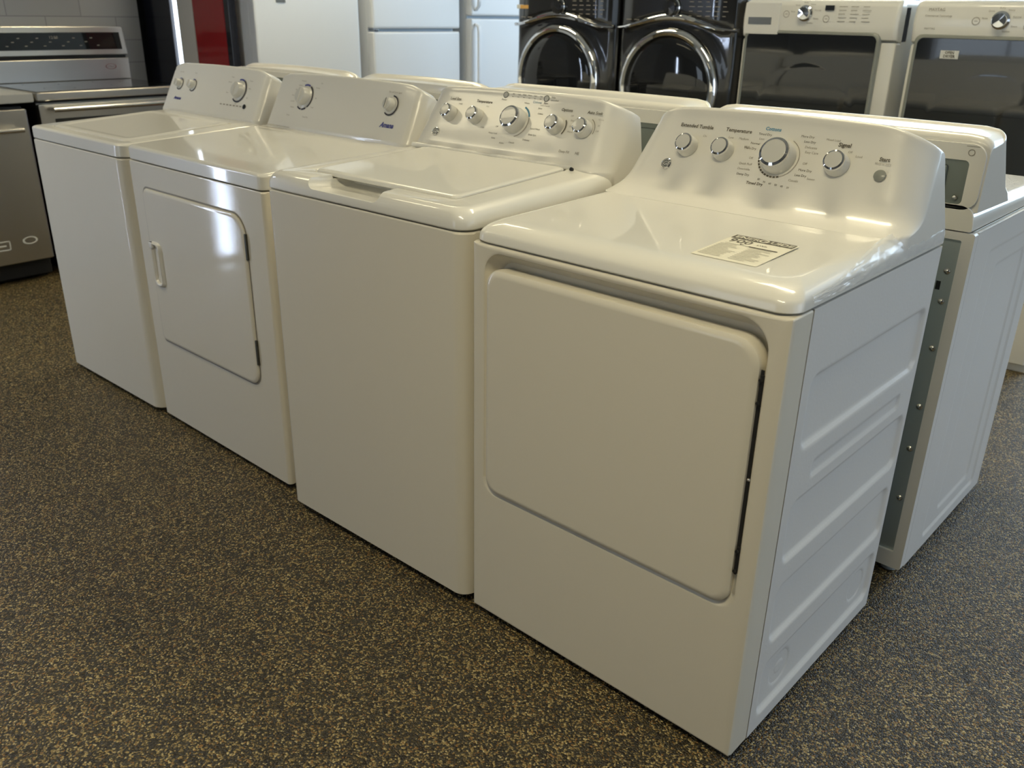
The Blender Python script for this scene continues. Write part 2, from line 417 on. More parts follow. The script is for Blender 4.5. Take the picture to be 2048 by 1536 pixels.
def ge_knob(parent, M, R, depth=.027, angle=0.0):
    k = MB().lathe([(R, 0), (R*1.0, depth*.25), (R*.93, depth*.62), (R*.86, depth*.74), (R*.84, depth*.76)], M, 40, False, True).build('knob', KNOBW, parent)
    MB().lathe([(R*.86, depth*.72), (R*.88, depth*.80), (R*.84, depth*.93), (R*.70, depth*1.0), (R*.68, depth*.97), (R*.68, depth*.8)], M, 40, False, False).build('chrome_ring', CHROME, k)
    MB().lathe([(R*.69, depth*.8), (R*.69, depth*.985), (R*.66, depth*1.0), (.0005, depth*1.0)], M, 40, False, True).build('cap', KNOBW, k)
    return k
def ring_badge(parent, M, R):
    b = MB().lathe([(R, 0), (R, .002), (R*.86, .0035), (R*.80, .0025), (R*.8, .001)], M, 32, False, False).build('badge', CHROME, parent)
    MB().lathe([(R*.8, .001), (R*.8, .0018), (.0005, .0018)], M, 32, False, True).build('badge_disc', SCREEN, b)
    g = MB()
    Mz = M @ Matrix.Translation((0, 0, .0022))
    text_add(g, 'GE', R*1.05, Mz, shear=.3)
    arc_add(g, R*.66, R*.72, 0, 2*PI, Mz)
    g.build('badge_letters', STICK, b)

def deck(t, W, D, z0, z1, tilt, front=.05, side=.045, rc=.03, m=ENAMEL, name='top_panel', inset=None, ty=.46, k=7, flat=.008):
    """glossy top with a rolled front and side edges; rises by tilt towards the console"""
    R = []; h = z1-z0
    def ring(z, i, j, r): return [(x, y, z) for x, y in rr(j, W-j, i, D, (r[0], r[1], .003, .003) if isinstance(r, tuple) else (r, r, .003, .003), 8)]
    R.append(ring(z0, .003, .003, rc)); R.append(ring(z0+.003, 0, 0, rc))
    hh = h-flat
    for q in range(1, k+1):
        a = PI/2*q/k
        R.append(ring(z0+flat+hh*math.sin(a), front*(1-math.cos(a)), side*(1-math.cos(a)), rc))
    if inset:
        x0, x1, y0, y1, dp = inset
        for (i, dz) in ((-.004, 0), (-.001, -.001), (0, -dp)):
            R.append([(x, y, z1+dz) for x, y in rr(x0+i, x1-i, y0+i, y1-i, .02, 8)])
    def tl(p): 
        x, y, z = p; f = max(0, min(1, (y-.05)/(ty-.05))); g = max(0, min(1, (z-z0-.01)/(h*.4)))
        return (x, y, z+tilt*f*g)
    R = [[tl(p) for p in r] for r in R]
    # split the long front edge line so the tilt stays smooth: the back points follow at full tilt
    return MB().loft(R).build(name, m, t)

def tilt_fn(y, tilt, ty=.46): return tilt*max(0, min(1, (y-.05)/(ty-.05)))

# ---- front dryer (right end of the near row)
GPROF = [(.40, .935), (.425, .9395), (.445, .947), (.461, .9575), (.474, .971), (.485, .987)] + [(.485+(z-.987)*.577, z) for z in [.987+.0145*k for k in range(1, 10)]]
GPROF = [(y, z) for y, z in GPROF]
GBACK = [(.605, 1.10), (.625, 1.05), (.645, .98), (.655, .92), (.655, .90)]
t = thing('tumble_dryer', (0, 0, 0), 0, 'large white dryer at the right front with an energy label stuck on its top', 'dryer', 'white laundry machines in the near row')
W, D = .686, .655
ZS = .8965
MB().box(.013, W-.022, .045, D-.013, .018, ZS-.004, .002).build('inner_cabinet', DARK, t)
# front sheet with recess
mb = MB()
def yrec(z): return .005+.030*sst((z-.55)/.30)
N8 = 8
outer = [(x, z) for x, z in rr(.0, W, .016, ZS-.002, .001, N8)]
outer2 = [(x, z) for x, z in rr(.0, W, .016, ZS-.002, .004, N8)]
rec = rr(.034, .6515, .338, .880, (.035, .035, .052, .045), N8)
rec2 = rr(.040, .6465, .343, .872, (.032, .032, .048, .04), N8)
rec3 = rr(.050, .6400, .352, .858, (.030, .030, .044, .036), N8)
L = [[(x, .066, z) for x, z in outer2], [(x, .010, z) for x, z in outer2],
     [(min(max(x, .003), W-.003), .003, z) for x, z in rr(0, W, .018, ZS-.004, .004, N8)],
     [(x, 0, z) for x, z in rr(.010, W-.010, .024, ZS-.008, .004, N8)],
     [(x, 0, z) for x, z in rr(.030, .6555, .334, .884, (.038, .038, .055, .048), N8)],
     [(x, .0015, z) for x, z in rec]]
L += [[(x, max(.0025, yrec(z)*.6), z) for x, z in rec2], [(x, max(.006, yrec(z)), z) for x, z in rec3]]
mb.loft(L, False, True)
mb.build('front_panel', PANEL, t)
# dark hinge gap at the right of the door
g = MB(); g.box(.6420, .6490, .0025, .0045, .46, .80, .001); g.build('door_gap', DARK, t)
dr = MB()
dl = [(.052, .636, .352, .838, (.03, .03, .04, .03), .034), (.045, .6415, .346, .846, (.032, .034, .046, .034), .030), (.0425, .6440, .3435, .8490, (.034, .036, .048, .036), .006),
      (.0445, .6420, .3455, .8470, (.034, .035, .046, .035), -.002), (.050, .6365, .351, .8415, (.03, .03, .042, .03), -.006), (.058, .6285, .359, .8335, (.026, .026, .036, .026), -.0075)]
dr.loft([[(x, y, z) for x, z in rr(a, b, c, d_, r, 8)] for a, b, c, d_, r, y in dl])
dr.build('door', PANEL, t)
for zc in (.765, .445):
    h = MB(); h.box(.6445, .6505, -.001, .004, zc-.028, zc+.028, .001)
    h.lathe([(.003, -.004), (.003, .004)], Matrix.Translation((.647, -.001, zc+.02)) @ Matrix.Rotation(PI/2, 4, 'X'), 10)
    h.lathe([(.003, -.004), (.003, .004)], Matrix.Translation((.647, -.001, zc-.02)) @ Matrix.Rotation(PI/2, 4, 'X'), 10)
    h.build('hinge', DARK, t)
sc = MB().lathe([(.003, 0), (.002, .002), (.0005, .003)], frameM((.6485, 0, .605), (1, 0, 0), (0, 0, 1)), 10); sc.build('screw', STEELH, t)
feats = [(.10, .640, .630, .772, .028, .0075, .011), (.165, .585, .556, .592, .012, .004, .007),
         (.10, .640, .398, .530, .028, .0075, .011), (.10, .640, .220, .352, .028, .0075, .011), (.095, .640, .046, .178, .028, .0075, .011),
         (.150, .235, .075, .150, .037, .0035, .006), (.525, .610, .075, .150, .037, .0035, .006), (.17, .215, .093, .132, .019, -.0025, .006)]
embossed_side('side_panel', SIDEP, t, W, .070, D, .016, ZS-.002, feats)
MB().box(.0, .012, .070, D, .016, ZS-.002, .002).build('side_panel', SIDEP, t)
MB().box(.012, W-.021, D-.012, D, .016, ZS-.002, .002).build('back_panel', GALV, t)
deck(t, W, D, ZS, .936, .0165, front=.062, side=.046, rc=.035, ty=.44)
# console blends out of the top
gp = [(y, z+.015) if z < .9576 else (y, z) for y, z in GPROF]
gp = [(.392, .946), (.42, .9535), (.442, .9605), (.459, .9695), (.472, .980), (.4835, .994)]
gp += [(.4835+(z-.994)*.577, z) for z in [.994+.0138*k for k in range(1, 10)]]
mb = MB(); console(mb, W, [(.392, .915)]+gp, GBACK, .062, .11, .044, .012, .009, zb=.93, taper=.10); mb.build('control_console', PLASTIC, t, sharp=60)
GP = gp
def lbl(mb, prof, x, z, s, size, **k): text_add(mb, s, size, con_frame(prof, x, z, .0007), **k)
inkb, inkg, inkc = MB(), MB(), MB()
lbl(inkb, GP, .165, 1.0885, 'Extended Tumble', .0115, bold=.0002)
lbl(inkb, GP, .268, 1.0885, 'Temperature', .0115, bold=.0002)
lbl(inkb, GP, .503, 1.083, 'Signal', .0115, bold=.0003)
lbl(inkb, GP, .588, 1.066, 'Start', .0105, bold=.0003); lbl(inkg, GP, .588, 1.0585, 'Hold to start', .0058)
lbl(inkg, GP, .193, 1.071, 'On', .007); lbl(inkg, GP, .256, 1.074, 'Low', .007); lbl(inkg, GP, .286, 1.074, 'Medium', .007); lbl(inkg, GP, .300, 1.060, 'High', .007)
lbl(inkg, GP, .518, 1.072, 'Off', .0065); lbl(inkg, GP, .538, 1.066, 'Loud', .0065)
lbl(inkc, GP, .344, 1.098, 'Cottons', .0105, bold=.0003)
for x, z, s, a in ((.345, 1.087, 'Timed Dry', 'RIGHT'), (.332, 1.078, 'Less', 'RIGHT'), (.326, 1.068, 'Normal', 'RIGHT'), (.322, 1.058, 'More Dry', 'RIGHT'), (.322, 1.040, 'Off', 'RIGHT'),
                   (.325, 1.028, 'Quick Fluff', 'RIGHT'), (.325, 1.018, 'Dewrinkle', 'RIGHT'), (.328, 1.008, 'Damp Dry', 'RIGHT')):
    lbl(inkb if 'Dry' in s or s == 'Normal' else inkg, GP, x, z, s, .0068, align=a)
lbl(inkb, GP, .346, .994, 'Timed Dry', .0085, bold=.0002)
for k, s in enumerate(('80', '70', '60', '50', '40', '30')): lbl(inkb, GP, .352+.0135*k, 1.000-.001*k if k else 1.003, s, .0058)
for x, z, s in ((.408, 1.091, 'More Dry'), (.418, 1.082, 'Less Dry'), (.424, 1.072, 'Delicates'), (.428, 1.063, 'Easy Care'), (.432, 1.042, 'Off'), (.428, 1.030, 'More Dry'), (.424, 1.020, 'Less Dry'), (.415, 1.009, 'Casuals')):
    lbl(inkb if 'Dry' in s else inkg, GP, x, z, s, .0070, align='LEFT')
lbl(inkg, GP, .462, 1.090, 'Mixed Load', .0062, align='LEFT'); lbl(inkg, GP, .452, 1.016, 'Sensor', .0062, align='LEFT')
kf = con_frame(GP, .378, 1.047)
for k in range(11):
    a = PI*1.02+PI*.055*k; arc_add(inkb, .0405, .0440, a, a+PI*.04, kf @ Matrix.Translation((0, 0, .0006)), 4)
arc_add(inkg, .042, .0432, -PI*.38, PI*.36, kf @ Matrix.Translation((0, 0, .0006)))
inkb.build('printed_labels', BLACKT, t); inkg.build('printed_labels', GREYT, t); inkc.build('printed_labels', BLUET, t)
for x, R_ in ((.161, .0235), (.250, .0235), (.502, .0245)): ge_knob(t, con_frame(GP, x, 1.047), R_, .028)
ge_knob(t, kf, .0365, .034)
ring_badge(t, con_frame(GP, .123, 1.008), .0125)
b = MB().lathe([(.0115, 0), (.0115, .003), (.0095, .0042), (.0005, .0045)], con_frame(GP, .590, 1.038), 28, False, True).build('start_button', GREYPL, t)
# energy label stuck on the top
dz = .9364+tilt_fn(.1, .0165, .44)
sl = .0165/.39
Ml = frameM((.510, .160, .9366+(.16-.05)*sl), (1, 0, 0), (0, 1, sl))
lb = MB(); lb.loft([[(x, y, z) for x, y in rr(-.062, .062, -.078, .078, .002, 2)] for z in (0, .0002)], False, True, Ml)
lab = lb.build('energy_label', PAPER, t); lab['label'] = 'cream energy guide label reading 900'
ti = MB(); Mi = Ml @ Matrix.Translation((0, 0, .0006)); Mi2 = Ml @ Matrix.Translation((0, 0, .0010))
bar_add(ti, -.059, .059, .054, .076, Mi); 
text_add(ti, '900', .030, Mi @ Matrix.Translation((-.031, .039, 0)), bold=.0004)
text_add(ti, 'kWh', .010, Mi @ Matrix.Translation((.012, .036, 0)))
bar_add(ti, -.050, .050, .0175, .0187, Mi); bar_add(ti, -.004, .050, .0165, .0205, Mi)
ti.add([(-.026, .027, 0), (-.018, .027, 0), (-.022, .020, 0)], [(0, 1, 2)], Mi)
rnd = random.Random(3)
ti.build('label_ink', BLACKT, lab)
tg = MB()
for row in range(11):
    y = .010-.0075*row
    for c0, c1 in ((-.056, -.006), (.002, .054)):
        bar_add(tg, c0, c0+(c1-c0)*rnd.uniform(.55, 1), y, y+.0016, Mi)
tg.build('label_ink', GREYT, lab)
tw = MB()
text_add(tw, 'ENER', .019, Mi2 @ Matrix.Translation((-.031, .0645, 0)), bold=.0005, sx=1.05); text_add(tw, 'UIDE', .019, Mi2 @ Matrix.Translation((.036, .0645, 0)), bold=.0005, sx=1.05)
arc_add(tw, .0060, .0095, PI*.15, PI*1.95, Mi2 @ Matrix.Translation((.002, .0645, 0)), 16); bar_add(tw, .002, .0115, .0625, .0655, Mi2)
tw.build('label_lettering', PAPER, lab)
# wrinkled clear film left on the right edge of the top
V = []; F = []; nu, nv = 90, 16
for i in range(nu+1):
    y = .06+(.652-.06)*i/nu
    wd = .35+.65*sst((y-.10)/.30)
    for j in range(nv+1):
        a = PI/2*(j/nv)*.74*wd+.02
        z_ = ZS+.008+(.0315)*math.sin(a); x_ = W-.046*(1-math.cos(a))
        z_ += tilt_fn(y, .0165, .44)*min(1, max(0, (z_-ZS-.01)/(.016)))
        nx, nz_ = math.cos(a), math.sin(a)
        dsp = .0013+.0015*noise.noise((y*26, j*.35, 1.7))+.0011*noise.noise((y*75+j*.8, j*.9, 5.2))
        V.append((x_+nx*dsp, y, z_+nz_*dsp))
for i in range(nu):
    for j in range(nv):
        a = i*(nv+1)+j; F.append((a, a+1, a+nv+2, a+nv+1))
MB().add(V, F).build('protective_film', FILM, t, sharp=25)
feet(t, W, D, .016)

# ---- top-load washer beside it
a3 = .0195
t = thing('washing_machine', (-.699, -.019, 0), a3, 'plain-fronted white top-load washer with scooped lid grip and five ringed knobs', 'washing machine', 'white laundry machines in the near row')
W, D = .682, .66
cabinet(t, W, D, .021, .9035, (.022, .036))
deck(t, W, D, .9065, .950, .022, front=.022, side=.032, rc=(.024, .036), inset=(.098, .590, .072, .452, .010), ty=.46)
dk = t.children[-1]
# scoop for the lid grip
cut = MB(); prof_ = []
for y, z0_, e in ((-.03, .927, .012), (.01, .9265, .006), (.040, .924, 0), (.085, .922, -.006), (.112, .930, -.02)):
    prof_.append([(x, y, z) for x, z in rr(.172-e, .415+e, z0_, 1.0, (.024, .024, .002, .002), 8)])
cut.loft(prof_); co = cut.build('cutter', ENAMEL, t)
bm_ = dk.modifiers.new('b', 'BOOLEAN'); bm_.operation = 'DIFFERENCE'; bm_.object = co; bm_.solver = 'EXACT'
dg = bpy.context.evaluated_depsgraph_get(); dg.update()
me2 = bpy.data.meshes.new_from_object(dk.evaluated_get(dg)); dk.modifiers.clear(); dk.data = me2; bpy.data.objects.remove(co)
bv = dk.modifiers.new('soft_edge', 'BEVEL'); bv.width = .006; bv.segments = 4; bv.limit_method = 'ANGLE'; bv.angle_limit = math.radians(45)
me2.shade_smooth(); me2.set_sharp_from_angle(angle=math.radians(60))
sl3 = .022/.41
mb = MB()
R = []
for (i, z) in ((.004, -.008), (.001, -.006), (0, -.001), (.0015, .0022), (.006, .0042), (.014, .0050)):
    R.append([(x, y, .950+z+tilt_fn(y, .022)) for x, y in rr(.101+i, .587-i, .075+i, .449-i, .018, 8)])
mb.loft(R); mb.build('lid', ENAMEL, t)
WP = [(.452, .966), (.468, .968), (.480, .973), (.488, .982), (.494, .992)]
WP = [(.462, .975), (.470, .982), (.476, .991)] + [(.476+(z-.991)*.577, z) for z in [.991+.0141*k for k in range(1, 10)]]
mb = MB(); console(mb, W, [(.455, .930), (.455, .968)]+WP, [(.590, 1.10), (.605, 1.05), (.622, .98), (.64, .92), (.64, .91)], .062, .09, .036, .012, .007, zb=.93, taper=.07); mb.build('control_console', PLASTIC, t, sharp=60)
MB().tube([(.045, .452, .9735), (.594, .452, .9735)], .0065, 12).build('lid_hinge_bar', ENAMEL, t)
MB().lathe([(.0045, 0), (.0045, .006)], frameM((.603, .449, .972), (1, 0, 0), (0, .3, 1)), 14).build('hinge_hole', DARK, t)
OX = .699
inkb, inkg, inkc = MB(), MB(), MB()
k5 = [(-.568, .0215), (-.471, .0215), (-.334, .0335), (-.202, .0225), (-.115, .0225)]
for x, R_ in k5: ge_knob(t, con_frame(WP, x+OX, 1.057), R_, .034 if R_ > .03 else .028)
for x, s in ((-.568, 'Load Size'), (-.462, 'Temperature'), (-.185, 'Options'), (-.100, 'Auto Soak')): lbl(inkb, WP, x+OX, 1.0945, s, .0105, bold=.0002)
lbl(inkg, WP, -.545+OX, 1.084, 'Small', .006); lbl(inkg, WP, -.445+OX, 1.084, 'Hot', .006); lbl(inkg, WP, -.437+OX, 1.034, 'Cold', .006)
lbl(inkc, WP, -.286+OX, 1.105, 'Cottons', .0085); lbl(inkg, WP, -.318+OX, 1.101, 'Whites', .006)
arc_add(inkc, .040, .0445, PI*.12, PI*.38, con_frame(WP, -.334+OX, 1.057, .0007))
arc_add(inkg, .041, .043, -PI*.4, PI*.1, con_frame(WP, -.334+OX, 1.057, .0007)); arc_add(inkb, .029, .032, -PI*.2, PI*.2, con_frame(WP, -.202+OX, 1.057, .0007)); arc_add(inkg, .029, .031, -PI*.1, PI*.35, con_frame(WP, -.115+OX, 1.057, .0007))
for x, z, s, al in ((-.276, 1.092, 'Jeans', 'LEFT'), (-.272, 1.080, 'Colors', 'LEFT'), (-.278, 1.045, 'Speed Wash', 'LEFT'), (-.278, 1.031, 'Drain Spin', 'LEFT'), (-.290, 1.018, 'Delicates', 'LEFT'), (-.322, 1.008, 'Casuals', 'CENTER'), (-.354, 1.004, 'Active', 'CENTER'), (-.380, 1.013, 'Bulky', 'RIGHT'), (-.380, 1.024, 'Heavy Load', 'RIGHT'), (-.385, 1.040, 'Off', 'RIGHT'),
                  (-.168, 1.083, 'Off', 'LEFT'), (-.163, 1.073, 'Extra Rinse', 'LEFT'), (-.162, 1.060, 'Deep', 'LEFT'), (-.162, 1.048, 'Warm', 'LEFT'), (-.085, 1.081, '15 min', 'LEFT'), (-.080, 1.068, '30', 'LEFT'), (-.080, 1.056, 'Off', 'LEFT')):
    lbl(inkg if al == 'LEFT' and x > -.2 else inkb, WP, x+OX, z, s, .0062, align=al)
for k in range(6): lbl(inkb, WP, -.372+.0185*k+OX, 1.1195, ('Fill', 'Soak', 'Wash', 'Rinse', 'Spin', 'Lid')[k], .0052); bar_add(inkg, -.003, .003, -.0006, .0006, con_frame(WP, -.372+.0185*k+OX, 1.113, .0007))
lbl(inkb, WP, -.397+OX, 1.104, 'Power', .0068); lbl(inkb, WP, -.258+OX, 1.105, 'Start', .0072); lbl(inkg, WP, -.258+OX, 1.099, 'Hold to cancel', .0050)
lbl(inkb, WP, -.246+OX, 1.1195, 'Delay', .0055, align='LEFT'); lbl(inkb, WP, -.246+OX, 1.113, 'Lid Locked', .0055, align='LEFT')
lbl(inkg, WP, -.150+OX, 1.004, 'Deep Fill', .009); lbl(inkg, WP, -.110+OX, 1.004, 'HE', .010)
inkb.build('printed_labels', BLACKT, t); inkg.build('printed_labels', GREYT, t); inkc.build('printed_labels', BLUET, t)
for x in (-.397, -.261):
    b = MB().lathe([(.0085, 0), (.0085, .0016), (.0070, .0024), (.0065, .0012)], con_frame(WP, x+OX, 1.1155), 24, False, False).build('button', GREYPL, t)
    MB().lathe([(.0066, .0008), (.006, .0020), (.0005, .0022)], con_frame(WP, x+OX, 1.1155), 24, False, True).build('button_cap', KNOBW, b)
ring_badge(t, con_frame(WP, -.600+OX, 1.010), .0115)
feet(t, W, D, .021)

# ---- second dryer with framed door
AP = [(.490, .925), (.490, .950), (.494, .956)] + [(.494+(z-.956)*.466, z) for z in [.956+.0178*k for k in range(1, 9)]] + [(.566, 1.107)]
AB = [(.600, 1.109), (.620, 1.098), (.637, 1.078), (.648, 1.05), (.652, 1.01), (.652, .93)]
def amana_console(t, W, xi=0.0):
    mb = MB(); console(mb, W, AP, AB, .034, .085, .040, .010, .008, zb=.93); c = mb.build('control_console', PLASTIC, t, sharp=60)
    return c
def amana_knob(t, M, R, d=.020, pointer=True):
    k = MB().lathe([(R, 0), (R, .002), (R*.80, .0045), (R*.72, d*.75), (R*.66, d*.95), (R*.5, d), (.0005, d)], M, 40, False, True).build('knob', KNOBW, t)
    MB().box(-R*.10, R*.10, -R*.60, R*.66, d-.002, d+.004, .002, M).build('grip', KNOBW, k)
t = thing('tumble_dryer', (-1.523, .020, 0), .002, 'white dryer with framed front door, recessed pull and two round knobs', 'dryer', 'white laundry machines in the near row')
W, D = .742, .64
cabinet(t, W, D, .015, .8755, .012)
mb = MB(); X = 1.523
dx0, dx1, dz0, dz1 = -1.450+X, -.880+X, .303, .802
rr4 = (.02, .045, .062, .030)
L = []
for i, y, r in ((-.004, -.0002, 1), (-.0005, .0022, 1), (.0015, .0022, 1), (.003, -.0035, .9), (.007, -.0062, .85), (.013, -.0070, .8)):
    L.append([(x, y, z) for x, z in rr(dx0+i, dx1-i, dz0+i, dz1-i, tuple(q*r for q in rr4), 8)])
mb.loft(L, False, True); door = mb.build('door', PANEL, t)
# flat darker ring around the door, the groove's shadow put into its colour
mb = MB(); a = rr(dx0-.003, dx1+.003, dz0-.003, dz1+.003, rr4, 8); b_ = rr(dx0+.002, dx1-.002, dz0+.002, dz1-.002, tuple(q*.95 for q in rr4), 8)
mb.loft([[(x, -.0004, z) for x, z in a], [(x, -.0004, z) for x, z in b_]], False, False); mb.build('door_shadow_line', mat('door_shadow_tone', (.30, .28, .24), .6), t)
# recessed pull on the left edge of the door
hz0, hz1 = .500, .632; hx = -1.424+X
mb = MB(); L = []
for i, y in ((-.006, -.0065), (-.004, -.0125), (.0, -.0155), (.003, -.0145), (.006, -.006), (.008, .004)):
    L.append([(x, y, z) for x, z in rr(hx+i, hx+.048-i, hz0+i, hz1-i, (.016, .018, .018, .012), 8)])
mb.loft(L, False, True); mb.build('door_pull', PLASTIC, door)
mb = MB(); mb.box(hx-.010, hx+.012, -.017, -.0065, hz1-.016, hz1+.004, .004); mb.build('pull_tab', PLASTIC, door)
for z0_, z1_ in ((.680, .752), (.372, .447)):
    h = MB(); h.box(dx1-.004, dx1+.004, -.006, .001, z0_, z1_, .001); h.build('hinge', GALV if False else mat('hinge_grey', (.07, .07, .06), .5, .4), t)
deck(t, W, D, .8785, .9215, .029, front=.012, side=.012, rc=.022, ty=.49, flat=.030)
amana_console(t, W)
inkb, inkn = MB(), MB()
amana_knob(t, con_frame(AP, -1.332+X, 1.044), .037, .024); amana_knob(t, con_frame(AP, -.899+X, 1.050), .026, .022)
kf = con_frame(AP, -1.332+X, 1.044, .0008)
arc_add(inkn, .0385, .0435, PI*.38, PI*.62, kf); arc_add(inkb, .0385, .0435, -PI*.28, PI*.34, kf); arc_add(inkb, .0385, .0435, -PI*.70, -PI*.53, kf); arc_add(inkb, .0385, .0435, -PI*.50, -PI*.33, kf)
kf2 = con_frame(AP, -.899+X, 1.050, .0008); arc_add(inkb, .0275, .0315, -PI*.72, PI*.5, kf2)
g = MB()
for k in range(9):
    a = PI*(.15+.2*k); 
for x, z, s in ((-1.372, 1.078, 'Normal'), (-1.385, 1.064, 'Heavy'), (-1.392, 1.046, 'More Dry'), (-1.392, 1.028, 'Less Dry'), (-1.385, 1.010, 'Delicate'), (-1.275, 1.075, 'Wrinkle'), (-1.272, 1.044, 'Off'), (-1.278, 1.016, 'Timed'), (-1.36, 1.092, 'Automatic'), (-1.26, 1.09, 'Dry')):
    lbl(g, AP, x+X, z, s, .0062)
lbl(g, AP, -1.395+X, .985, 'Damp', .007); lbl(g, AP, -1.300+X, .985, 'Timed Dry', .007); lbl(g, AP, -.895+X, 1.087, 'End of Cycle Signal', .0075)
g.build('printed_labels', GREYT, t)
lbl(inkn, AP, -.893+X, .995, 'Amana', .0215, shear=.35, bold=.0007)
inkn.build('printed_labels', NAVY, t); inkb.build('printed_labels', mat('dark_ink', (.03, .03, .05), .5), t)
g = MB(); sl2 = .029/.44
for k in range(2):
    Mv = frameM((.10+.02*k, .475-.035*k, .9222+(.475-.035*k-.05)*sl2), (1, 0, 0), (0, 1, sl2)); bar_add(g, -.075, .075, -.0035, .0035, Mv)
g.build('lint_door_lines', GREYT, t)
feet(t, W, D, .015)

# ---- far left top-load washer
t = thing('washing_machine', (-2.207, -.001, 0), .0195, 'white top-load washer at the left end, next to the steel dishwasher', 'washing machine', 'white laundry machines in the near row')
W, D = .660, .65
cabinet(t, W, D, .015, .8715, (.012, .045))
deck(t, W, D, .8745, .9175, .029, front=.012, side=.012, rc=(.014, .042), inset=(.060, .600, .045, .440, .006), ty=.49, flat=.032)
mb = MB(); R = []
for (i, z) in ((.003, -.006), (.0, -.002), (.0015, .002), (.010, .0045), (.022, .0035), (.034, .0015), (.040, .0012)):
    R.append([(x, y, .9175+z+tilt_fn(y, .029, .49)) for x, y in rr(.063+i, .597-i, .048+i, .437-i, .030, 8)])
mb.loft(R); mb.build('lid', ENAMEL, t)
amana_console(t, W)
X = 2.207
inkb, inkn, g = MB(), MB(), MB()
for x, R_ in ((-2.104, .019), (-2.010, .020), (-1.699, .036)): amana_knob(t, con_frame(AP, x+X, 1.040), R_, .022)
for x, R_ in ((-2.104, .020), (-2.010, .021), (-1.699, .0375)):
    kf = con_frame(AP, x+X, 1.040, .0008); arc_add(inkb, R_, R_*1.14, -PI*.72, PI*.35, kf); arc_add(inkn, R_, R_*1.14, PI*.35, PI*.6, kf)
lbl(inkn, AP, -2.095+X, .990, 'Amana', .0175, shear=.35, bold=.0006)
MB().lathe([(.0085, 0), (.0085, .002), (.0005, .003)], con_frame(AP, -1.642+X, .991), 20, False, True).build('indicator_light', BLACKE, t)
for k in range(7): bar_add(g, -.006, .006, -.002, .002, con_frame(AP, -1.79+.021*k+X, .990, .0008))
for x, z, s in ((-2.11, 1.082, 'Load Size'), (-2.01, 1.082, 'Temp'), (-1.76, 1.082, 'Heavy'), (-1.77, 1.065, 'Normal'), (-1.77, 1.03, 'Rinse'), (-1.64, 1.075, 'Casual'), (-1.638, 1.05, 'Bulky'), (-1.64, 1.02, 'Spin'), (-1.70, .997, 'Off')):
    lbl(g, AP, x+X, z, s, .0068)
g.build('printed_labels', GREYT, t); inkn.build('printed_labels', NAVY, t); inkb.build('printed_labels', bpy.data.materials['dark_ink'], t)
feet(t, W, D, .015)

